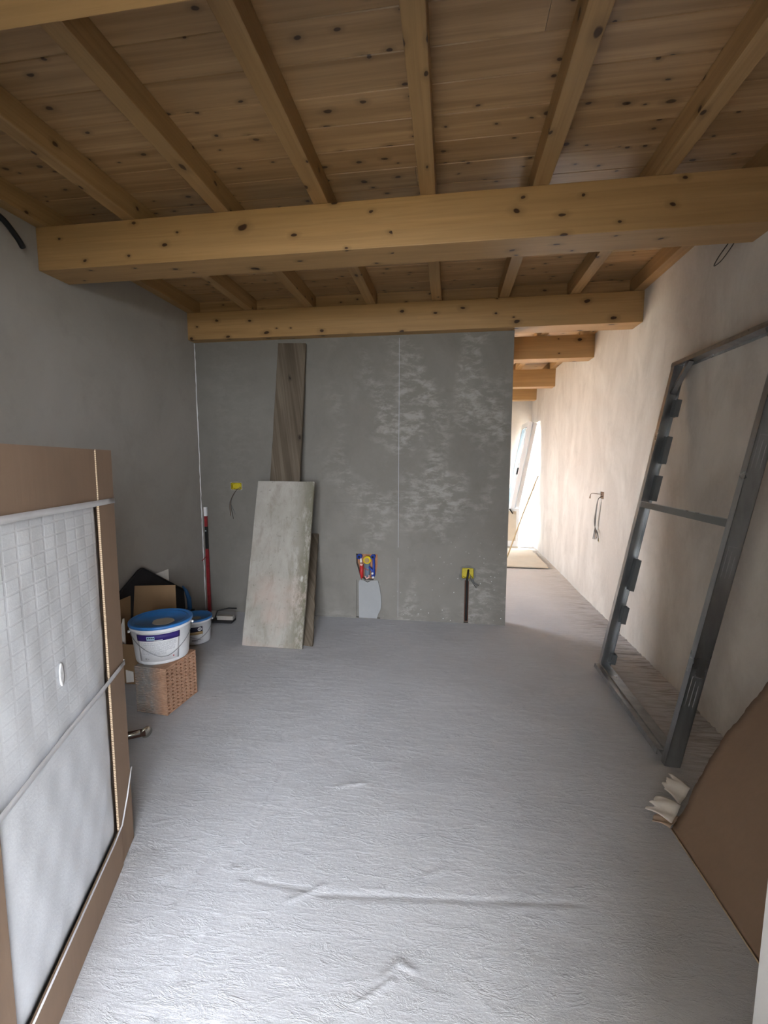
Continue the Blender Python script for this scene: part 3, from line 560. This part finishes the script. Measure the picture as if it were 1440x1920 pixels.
# tall plank: top against the wall
lean('wooden_plank', 'tall narrow weathered brown plank leaning on the partition behind the wide board', [(-1.632, 3.62, 0.0), (-1.338, 3.615, 0.0), (-1.320, 4.07, 2.575), (-1.582, 4.07, 2.585)], .034, 'grey_plank', .002, 1)
lean('formwork_board', 'wide pale cement-stained board, frontmost of the leaning ones', [(-1.665, 3.316, 0), (-1.148, 3.309, 0), (-1.174, 3.80, 1.325), (-1.697, 3.80, 1.33)], .027, 'dirty_board', .0015, 2)
lean('wooden_plank', 'short rough plank mostly hidden behind the right side of the wide board', [(-1.26, 3.40, 0), (-1.085, 3.381, 0), (-1.235, 4.08, .82), (-1.325, 4.08, .82)], .024, 'grey_plank', .005, 3)

# ------------------------------------------------------------------ partition fittings
def wire(pts, mat, par, r=.0022, nm='wire'): return MB().tube(pts, r, 6).build(nm, mat, par)
def curve(pts, n=10):
    P = [Vector(p) for p in pts]; out = []
    for i in range(len(P)-1):
        p0, p1, p2, p3 = P[max(i-1, 0)], P[i], P[i+1], P[min(i+2, len(P)-1)]
        for k in range(n):
            t = k/n; out.append(.5*((2*p1)+(-p0+p2)*t+(2*p0-5*p1+4*p2-p3)*t*t+(-p0+3*p1-3*p2+p3)*t**3))
    return out+[P[-1]]
def jbox(par, x0, x1, z0, z1, y0, dep, mat='yellow'):
    t_ = .003
    MB().box((x0, y0, z0), (x0+t_, y0+dep, z1)).box((x1-t_, y0, z0), (x1, y0+dep, z1)).box((x0, y0, z0), (x1, y0+dep, z0+t_)).box((x0, y0, z1-t_), (x1, y0+dep, z1)).box((x0, y0+dep-t_, z0), (x1, y0+dep, z1)).build('box_shell', mat, par)
    for a in (x0+.014, x1-.017):
        for b in (z0+.003, z1-.012): MB().box((a, y0+.001, b), (a+.006, y0+dep, b+.009)).build('screw_post', mat, par)
jb = thing('junction_box', 'yellow electrical box with dark wires in the left part of the grey partition', 'socket box', (-2.06, YB, 1.26), 'yellow wall boxes')
jbox(jb, -2.114, -2.008, 1.230, 1.292, YB+.002, .04)
for i, (dx, dz, m_) in enumerate(((-.075, -.30, 'wire_dark'), (-.105, -.27, 'wire_brown'), (-.115, -.21, 'wire_grey'), (-.055, -.25, 'wire_grey'))):
    wire(curve([(-2.02, YB+.03, 1.245), (-2.03, YB-.02, 1.24), (-2.07-i*.004, YB-.03, 1.19), (-2.11-i*.008*(i < 3), YB-.025, 1.10), (-2.02+dx, YB-.015, 1.24+dz)]), m_, jb)
jb2 = thing('junction_box', 'yellow electrical box above the dark vertical groove near the floor', 'socket box', (.18, YB, .47), 'yellow wall boxes')
jbox(jb2, .131, .235, .429, .523, YB+.002, .04)
MB().tube(curve([(.19, YB+.035, .50), (.185, YB+.0, .47), (.178, YB-.004, .41), (.178, YB+.012, .33), (.177, YB+.013, .02)]), .010, 10).build('conduit', 'black_plastic', jb2)
for i in range(4): wire(curve([(.20, YB+.03, .47), (.215, YB-.015, .42+i*.006), (.235+i*.008, YB-.02, .385), (.262+i*.012, YB-.016, .345+i*.012)]), ('wire_dark', 'wire_grey')[i % 2], jb2, .003)
MB().box((.1572, YB+.024, 0.004), (.1958, YB+.0298, .424)).build('conduit_groove_bed', 'groove', jb2)
def rough_ring(name, x0, x1, z0, z1, g, mat, par, seed, top=True):
    random.seed(seed); n = 28; mb = MB(); cx, cz = (x0+x1)/2, (z0+z1)/2; inn = []; out = []
    for k in range(n):
        a = 2*math.pi*k/n; dx, dz = math.cos(a), math.sin(a); s = 1/max(abs(dx)/((x1-x0)/2), abs(dz)/((z1-z0)/2)); inn.append((cx+dx*s, cz+dz*s)); s2 = s+g*random.uniform(.5, 1.4); out.append((cx+dx*s2, cz+dz*s2))
    vs = [(x, YB-.0015, z) for x, z in inn]+[(x, YB-.0007, z) for x, z in out]+[(x, YB+.004, z) for x, z in inn]
    mb.add(vs, [(k, (k+1) % n, n+(k+1) % n, n+k) for k in range(n)]+[(k, 2*n+k, 2*n+(k+1) % n, (k+1) % n) for k in range(n)]); return mb.build(name, mat, par)
rough_ring('plaster_rim', .128, .238, .425, .527, .02, 'dark_plaster', jb2, 4)
rough_ring('plaster_rim', -2.118, -2.004, 1.226, 1.296, .006, 'dust', jb, 6)

pn = thing('plumbing_niche', 'open wall niche with yellow cap, red pipe and blue pipes low in the partition', 'pipe outlet', ((NX0+NX1)/2, YB, NZ0)); cx = (NX0+NX1)/2
MB().box((NX0+.001, YB+.064, NZ0+.001), (NX1-.001, YB+.0695, NZ1-.001)).build('niche_back', 'niche_clay', pn)
for s, pts in ((-1, [(NX0, NZ0), (NX0+.048, NZ0), (NX0+.022, NZ0+.09), (NX0+.006, NZ0+.15), (NX0, NZ0+.16)]), (1, [(NX1, NZ0), (NX1-.042, NZ0), (NX1-.015, NZ0+.07), (NX1-.004, NZ0+.13), (NX1, NZ0+.14)]), (0, [(NX0+.048, NZ0), (NX0+.085, NZ0), (NX0+.075, NZ0+.012), (NX0+.055, NZ0+.02)])):
    MB().prism(pts, .062, lambda u, v, w: (u, YB+.001+w, v)).build('mortar_fill', 'partition', pn)
RX90 = Matrix.Rotation(math.pi/2, 3, 'X')
def disc(x, z, r, y0, y1, m, nm, seg=22): MB().lathe([(r*.96, 0), (r, .003), (r, y1-y0)], (x, y1, z), seg, RX90).build(nm, m, pn)
disc(cx, .566, .036, YB+.002, YB+.055, 'yellow_cap', 'yellow_cap'); disc(cx, .566, .024, YB-.001, YB+.002, 'tan', 'cap_mark')
disc(NX0+.026, .596, .024, YB+.012, YB+.06, 'blue_pipe', 'mounting_ring'); disc(NX0+.026, .596, .011, YB+.008, YB+.012, 'black_plastic', 'screw_hole')
disc(NX1-.048, .598, .022, YB+.012, YB+.06, 'blue_pipe', 'mounting_ring'); disc(NX1-.048, .598, .010, YB+.008, YB+.012, 'black_plastic', 'screw_hole')
MB().tube([(NX0+.045, YB+.03, .515), (NX0+.045, YB+.03, .382)], .018, 12).build('red_pipe', 'red_pipe', pn)
MB().tube([(NX0+.036, YB+.018, .522), (NX0+.058, YB+.018, .514)], .013, 10).build('pipe_fitting', 'pink', pn)
MB().lathe([(.001, .03), (.007, .02), (.010, -.012), (.006, -.016)], (NX0+.043, YB+.016, .556), 10).build('white_plug', 'paper', pn)
MB().tube([(NX1-.042, YB+.03, .585), (NX1-.040, YB+.03, .390)], [.012, .0125], 12).build('blue_pipe', 'blue_pipe', pn)
MB().tube([(cx-.005, YB+.04, .535), (cx-.003, YB+.04, .43), (cx-.012, YB+.035, .39)], [.030, .028, .02], 14).build('drain_pipe', 'grey_pipe', pn)
MB().tube([(cx+.012, YB+.03, .50), (cx+.048, YB+.03, .46), (cx+.05, YB+.03, .40)], .013, 10).build('drain_pipe', 'blue_pipe', pn)
MB().tube([(cx-.02, YB+.015, .41), (cx-.005, YB+.01, .385), (cx+.02, YB+.012, .40), (cx+.018, YB+.018, .42)], .008, 8).build('pipe_fitting', 'pink', pn)
MB().tube([(cx-.03, YB+.008, .49), (cx+.01, YB+.004, .468)], .003, 6).build('wire', 'red_pipe', pn)
disc(cx+.052, .438, .011, YB+.004, YB+.02, 'label_white', 'bolt', 10); disc(cx+.058, .40, .010, YB+.004, YB+.02, 'label_white', 'bolt', 10)
# irregular patch of new plaster filling the chase under the niche
pts = [(-.843, .0), (-.845, .20), (-.846, .345), (-.835, .374), (-.80, .371), (-.76, .352), (-.72, .371), (-.66, .374), (-.640, .30), (-.628, .22), (-.625, .15), (-.632, .09), (-.655, .045), (-.668, .0)]
MB().prism(pts, .012, lambda u, v, w: (u, YB-.001+w, v)).build('plaster_infill', 'patch', pn)
pts = [(-.605, .0), (-.605, .372), (-.650, .372), (-.625, .33), (-.622, .30), (-.610, .25), (-.611, .2), (-.607, .14), (-.611, .10), (-.628, .05), (-.638, .0)]
MB().prism(pts, .011, lambda u, v, w: (u, YB+w, v)).build('old_render_edge', 'partition', pn)
MB().prism([(-.875, .0), (-.875, .372), (-.868, .372), (-.868, .1), (-.872, .0)], .011, lambda u, v, w: (u, YB+w, v)).build('old_render_edge', 'partition', pn)
# scored lines on the partition
MB().box((-.4665, YB-.0006, .70), (-.4625, YB+.001, 2.60)).box((-.4660, YB-.0006, .02), (-.4635, YB+.001, .60)).build('scored_line', 'label_grey', pw)
MB().box((-1.15, YB-.0004, 1.113), (-.15, YB+.001, 1.1152)).build('scored_line', 'dark_plaster', pw)
# pale plaster bead down both room corners
random.seed(9)
def bead(x, y_, z0, z1, nm, par, mat='label_white'):
    pts = [(x+random.uniform(-.003, .003), y_+random.uniform(-.003, .003), z0+(z1-z0)*i/60) for i in range(61)]; MB().tube(pts, [random.uniform(.003, .0065) for _ in pts], 6).build(nm, mat, par)
bead(XL+.003, YB-.002, .0, 2.62, 'plaster_bead', pw)

# right wall box with hanging wires
rb = thing('junction_box', 'small dark wall box with bundle of wires hanging on the right wall', 'socket box', (XR, 4.75, 1.17))
MB().box((XR+.004, 4.698, 1.138), (XR+.038, 4.797, 1.202)).build('box_shell', 'wire_brown', rb)
random.seed(4)
for i in range(5):
    e1, e2 = random.uniform(-.03, .06), random.uniform(-.01, .05)
    wire(curve([(XR+.01, 4.74, 1.16), (XR-.03, 4.76, 1.13), (XR-.035, 4.785+i*.006, 1.0), (XR-.03, 4.81+i*.008, .86), (XR-.03, 4.84-.03*i, .78), (XR-.035, 4.85-.045*i+e1*.3, .71+e2*.6)]), ('wire_grey', 'wire_dark', 'wire_brown')[i % 3], rb, .0035)
for i in range(2): wire(curve([(XR+.01, 4.76, 1.175), (XR-.05, 4.86, 1.18), (XR-.055, 4.93, 1.165), (XR-.05, 4.95+.03*i, 1.12)]), 'wire_brown', rb, .003)
wire([(XR-.03, 4.70-.02, .74), (XR-.035, 4.66, .705)], 'copper', rb, .003)
lp = thing('wire_loop', 'thin dark wire loop hanging from the right wall just under the nearest beam', 'wire', (XR, 2.9, 2.69))
wire(curve([(XR, 2.90, 2.72), (XR-.03, 2.93, 2.66), (XR-.03, 2.97, 2.628), (XR-.03, 2.90, 2.628), (XR-.02, 2.83, 2.67), (XR, 2.81, 2.72)]), 'wire_dark', lp, .003)
tb = MB().tube(curve([(XL-.02, 2.02, 2.80), (XL+.05, 2.08, 2.80), (XL+.08, 2.18, 2.775), (XL+.075, 2.27, 2.72), (XL+.06, 2.32, 2.685)]), .015, 12).build('black_conduit', 'black_plastic')
tag(tb, 'black corrugated conduit stub sticking out of the left wall at the top left', 'conduit')

# ------------------------------------------------------------------ metal door frame leaning right
f0 = Vector((1.083, 0, 0)); fu = Vector((.362, 0, 2.15)).normalized(); fn_ = Vector((2.15, 0, -.362)).normalized(); ey = Vector((0, 1, 0))
mf = thing('metal_door_frame', 'tall galvanised steel frame leaning against the right wall', 'frame', (1.1, 2.77, 0)); FL = 2.182; DW = .072; FO = .02
def fb(mb, y0, y1, u0, u1, n0, n1): return mb.obox(f0+uz*FO*0, ey, fu, fn_, (y0, u0, n0), (y1, u1, n1))
t_ = .002
yn, yf = 2.245, 3.29
mb = MB(); fb(mb, yn, yn+t_, 0, FL, 0, DW); fb(mb, yn, yn+.040, 0, FL, 0, t_); fb(mb, yn, yn+.040, 0, FL, DW-t_, DW); fb(mb, yn+.038, yn+.040, 0, FL, 0, .012); fb(mb, yn+.038, yn+.040, 0, FL, DW-.012, DW); mb.build('stud', 'steel', mf)
mb = MB(); fb(mb, yf-t_, yf, 0, FL, 0, DW); fb(mb, yf-.040, yf, 0, FL, 0, t_); fb(mb, yf-.040, yf, 0, FL, DW-t_, DW); fb(mb, yf-.042, yf-.040, 0, FL, 0, .010); mb.build('stud', 'steel', mf)
mb = MB(); fb(mb, yn-.01, yf+.002, FL-t_, FL, -.002, DW+.002); fb(mb, yn, yf, FL-.028, FL, -.003, 0); fb(mb, yn, yf, FL-.028, FL, DW, DW+.003); fb(mb, yn, yf, FL-.012, FL-.009, -.004, DW); mb.build('top_rail', 'steel', mf)
mb = MB(); fb(mb, yn+.04, yf-.002, .066, .068, .002, DW-.002); fb(mb, yn+.04, yf-.002, .030, .068, .002, .004); fb(mb, yn+.04, yf-.002, .030, .068, DW-.004, DW-.002); fb(mb, yn+.04, yf-.002, .030, .032, .002, .012); mb.build('bottom_rail', 'steel', mf)
mb = MB(); fb(mb, yn+.04, yf-.02, .055, .058, -.03, .004); fb(mb, yn+.04, yf-.02, .030, .034, -.028, -.024); fb(mb, yn+.04, yf-.02, .030, .058, -.031, -.029); mb.build('guide_rail', 'steel', mf)
mb = MB(); fb(mb, yn+.003, yf-.005, 1.250, 1.252, .004, .044); fb(mb, yn+.003, yf-.005, 1.215, 1.252, .004, .006); fb(mb, yn+.003, yf-.005, 1.222, 1.252, .042, .044); mb.build('cross_bar', 'steel_dark', mf); MB().obox(f0, ey, fu, fn_, (yn+.003, 1.252, .001), (yf-.005, 1.256, .010)).build('bar_lip', 'steel', mf)
mb = MB()
P0, P1 = f0+ey*(yf-.16)+fu*(FL-.03)+fn_*.02, f0+ey*(yf-.035)+fu*(FL-.19)+fn_*.02; dv = (P1-P0).normalized(); cv = dv.cross(fn_)
mb.obox(P0, dv, cv, fn_, (-.02, -.012, 0), ((P1-P0).length+.01, .012, .03)); mb.build('corner_brace', 'steel', mf)
P0, P1 = f0+ey*(yn+.16)+fu*(FL-.03)+fn_*.02, f0+ey*(yn+.035)+fu*(FL-.19)+fn_*.02; dv = (P1-P0).normalized(); cv = dv.cross(fn_)
MB().obox(P0, dv, cv, fn_, (-.02, -.012, 0), ((P1-P0).length+.01, .012, .03)).build('corner_brace', 'steel', mf)
for z0, z1 in ((1.83, 1.94), (1.52, 1.70), (1.27, 1.44), (.64, .86), (.40, .52), (.10, .17)):
    mb = MB(); fb(mb, yf-.090, yf-.040, z0, z1, DW-.001, DW+.003); fb(mb, yf-.097, yf-.093, z0, z1, DW-.030, DW+.003); fb(mb, yf-.060, yf-.057, z0, z1, DW-.034, DW-.001); mb.build('fixing_clip', 'steel_dark', mf)
for z0 in (.33, .98, 1.50):
    mb = MB()
    for k in range(3): fb(mb, yn-.0006, yn, z0, z0+.15-.02*k, .014+k*.018, .0165+k*.018)
    fb(mb, yn-.0006, yn, z0+.15, z0+.153, .012, .054); mb.build('chalk_marking', 'label_grey', mf)

# ------------------------------------------------------------------ leaning torn cardboard sheet, right
cs = thing('torn_cardboard_sheet', 'large brown cardboard sheet with torn edge leaning in the lower right', 'cardboard', (1.0, 1.5, 0))
edgez = [(0, 1.835), (.086, 1.861), (.183, 1.907), (.339, 1.958), (.45, 1.968), (.578, 1.985), (.70, 1.985), (.86, 1.99)]
def ey_(z):
    for (a, b), (c, d) in zip(edgez[:-1], edgez[1:]):
        if z <= c: return b+(d-b)*(z-a)/(c-a)
    return edgez[-1][1]
def sheet(u, v):
    z = .855*v; y_ = ey_(z); jag = .003*math.sin(v*47)+.002*math.sin(v*151); yy = (y_+jag)*(1-u)+.55*u; x = .932+.578*v+(.05*u)*(1-v)-.012*math.sin(math.pi*min(1, v*1.6))*math.sin(3*u)
    return (x, yy, z+.001)
MB().grid(sheet, 40, 60, .006, (.82, 0, -.55)).build('sheet', 'card', cs)
MB().tube([(.928+.05*u, 1.832*(1-u)+.55*u, .003) for u in [i/20 for i in range(21)]], .0028, 6).build('cut_edge', 'card_edge', cs)
def tflap(base, ux, vy, curl, mat, seed, lab=None):
    random.seed(seed); j = [random.uniform(-.16, .16) for _ in range(12)]; base, ux, vy = Vector(base), Vector(ux), Vector(vy)
    def fn(u, v):
        e = 1+j[int(u*11)]*v; return base+ux*(u-.5)*(1.3-.25*v*v)+vy*v*e+uz*(.55*curl*math.sin(v*2.4)+.004*math.sin(u*9+v*4))+uz*.012
    MB().grid(fn, 12, 8, .004, (0, 0, 1)).build('torn_flap', mat, cs, label=lab)
tflap((1.045, 1.975, .03), (.06, .06, .02), (-.035, .09, .0), .022, 'paper', 1, 'pale curled torn paper flap')
tflap((.965, 1.875, .02), (.055, .06, .02), (-.075, .045, .0), .03, 'paper', 2, 'white torn paper flap')
tflap((.945, 1.845, .008), (.05, .05, .0), (-.06, .02, .0), .012, 'torn', 5, 'brown torn cardboard layer')

# ------------------------------------------------------------------ far passage
fbd = thing('floor_board', 'thin beige board sheets lying flat on the passage floor', 'board', (1.1, 7.0, 0))
MB().box((.62, 6.43, .012), (1.395, 7.75, .028), Matrix.Rotation(.012, 3, 'Z'), (1.1, 7, 0)).build('upper_sheet', 'beige_board', fbd)
MB().box((.60, 6.75, .002), (1.33, 7.9, .012), Matrix.Rotation(-.05, 3, 'Z'), (1.1, 7, 0)).build('lower_sheet', 'beige_board', fbd)
def sash(y0, y1, xb, zt, k, lab, glass=True):
    sl = .172; nx = Vector((1, 0, -sl)).normalized(); uu = Vector((sl, 0, 1)).normalized(); o = Vector((xb, y0, .0)); L = zt/uu.z; Wd = y1-y0
    t = thing('window_sash', lab, 'window frame', (xb, y0, 0), 'window frames leaning in the passage'); fw = .09
    mb = MB()
    for a, b, c, d in ((0, fw, 0, L), (Wd-fw, Wd, 0, L), (fw, Wd-fw, 0, fw*1.3), (fw, Wd-fw, L-fw, L)): mb.obox(o, ey, uu, nx, (a, c, 0), (b, d, .065))
    mb.build('sash_frame', 'white_pvc', t, bevel=.004)
    mb = MB()
    for a, b, c, d in ((fw, fw+.012, fw*1.3, L-fw), (Wd-fw-.012, Wd-fw, fw*1.3, L-fw), (fw, Wd-fw, fw*1.3, fw*1.3+.012), (fw, Wd-fw, L-fw-.012, L-fw)): mb.obox(o, ey, uu, nx, (a, c, .002), (b, d, .03))
    mb.build('glazing_bead', 'glass_grey', t)
    MB().obox(o, ey, uu, nx, (fw, fw*1.3, .028), (Wd-fw, L-fw, .036)).build('pane', 'pane', t)
    if k: MB().obox(o, ey, uu, nx, (.028, 1.30, -.025), (.052, 1.42, 0)).build('handle', 'black_plastic', t)
    return t
gm, gnt, gb = newmat('window_glass', .03, 0, (.85, .92, .95), .5); gb.inputs['Transmission Weight'].default_value = 1; gb.inputs['IOR'].default_value = 1.45; MT['pane'] = gm
sash(7.99, 8.72, .945, 2.19, True, 'white window sash leaning at the end of the passage, with a black handle, nearest', True)
sash(8.03, 8.78, 1.03, 2.17, False, 'white window frame leaning against the right wall, behind the sash with the handle')
pl = MB().tube([(.90, 7.0, .02), (1.20, 7.5, .66), (1.49, 7.91, 1.26)], .011, 10).build('batten', 'batten'); tag(pl, 'long thin wooden pole leaning on the passage right wall', 'pole')
ws = thing('small_window_frame', 'small white frame standing on the floor behind the thin pole', 'window frame', (1.05, 7.98, 0))
mb = MB()
for a, b, c, d in ((.92, .965, .03, .70), (1.165, 1.21, .03, .70), (.965, 1.165, .03, .13), (.965, 1.165, .65, .70)): mb.box((a, 7.955, c), (b, 7.985, d))
mb.build('sash_frame', 'white_pvc', ws, bevel=.003); MB().box((.965, 7.966, .13), (1.165, 7.972, .65)).build('panel', 'beige_board', ws)
MB().box((1.06, 7.935, .60), (1.08, 7.955, .70), Matrix.Rotation(-.6, 3, 'Y'), (1.07, 7.95, .65)).build('handle', 'black_plastic', ws)
MB().box((.92, 7.95, 0), (1.21, 7.99, .03)).build('foot', 'beige_board', ws)
st = MB().box((-.2, 8.06, 0), (XR-.01, 8.88, .025)).build('white_floor_sheet', 'white_pvc'); tag(st, 'white sheet covering the floor at the far end of the passage', 'sheet')
# frame of the bright side door
d2 = bpy.data.objects.new('door_2', None); S.collection.objects.link(d2); d2['kind'] = 'structure'; d2.location = (XR+.1, 8.48, 0)
MB().box((XR+.1, 8.08, 0), (XR+.17, 8.13, 2.2)).box((XR+.1, 8.83, 0), (XR+.17, 8.88, 2.2)).box((XR+.1, 8.13, 2.15), (XR+.17, 8.83, 2.2)).build('door_frame', 'white_pvc', d2)
w2 = bpy.data.objects.new('window_1', None); S.collection.objects.link(w2); w2['kind'] = 'structure'; w2.location = (XL-.15, 6.3, 1.1)
MB().box((XL-.18, 5.5, .75), (XL-.12, 5.56, 2.2)).box((XL-.18, 7.04, .75), (XL-.12, 7.1, 2.2)).box((XL-.18, 5.56, 2.14), (XL-.12, 7.04, 2.2)).box((XL-.18, 5.56, .75), (XL-.12, 7.04, .81)).box((XL-.18, 6.27, .81), (XL-.12, 6.33, 2.14)).build('window_frame', 'white_pvc', w2)
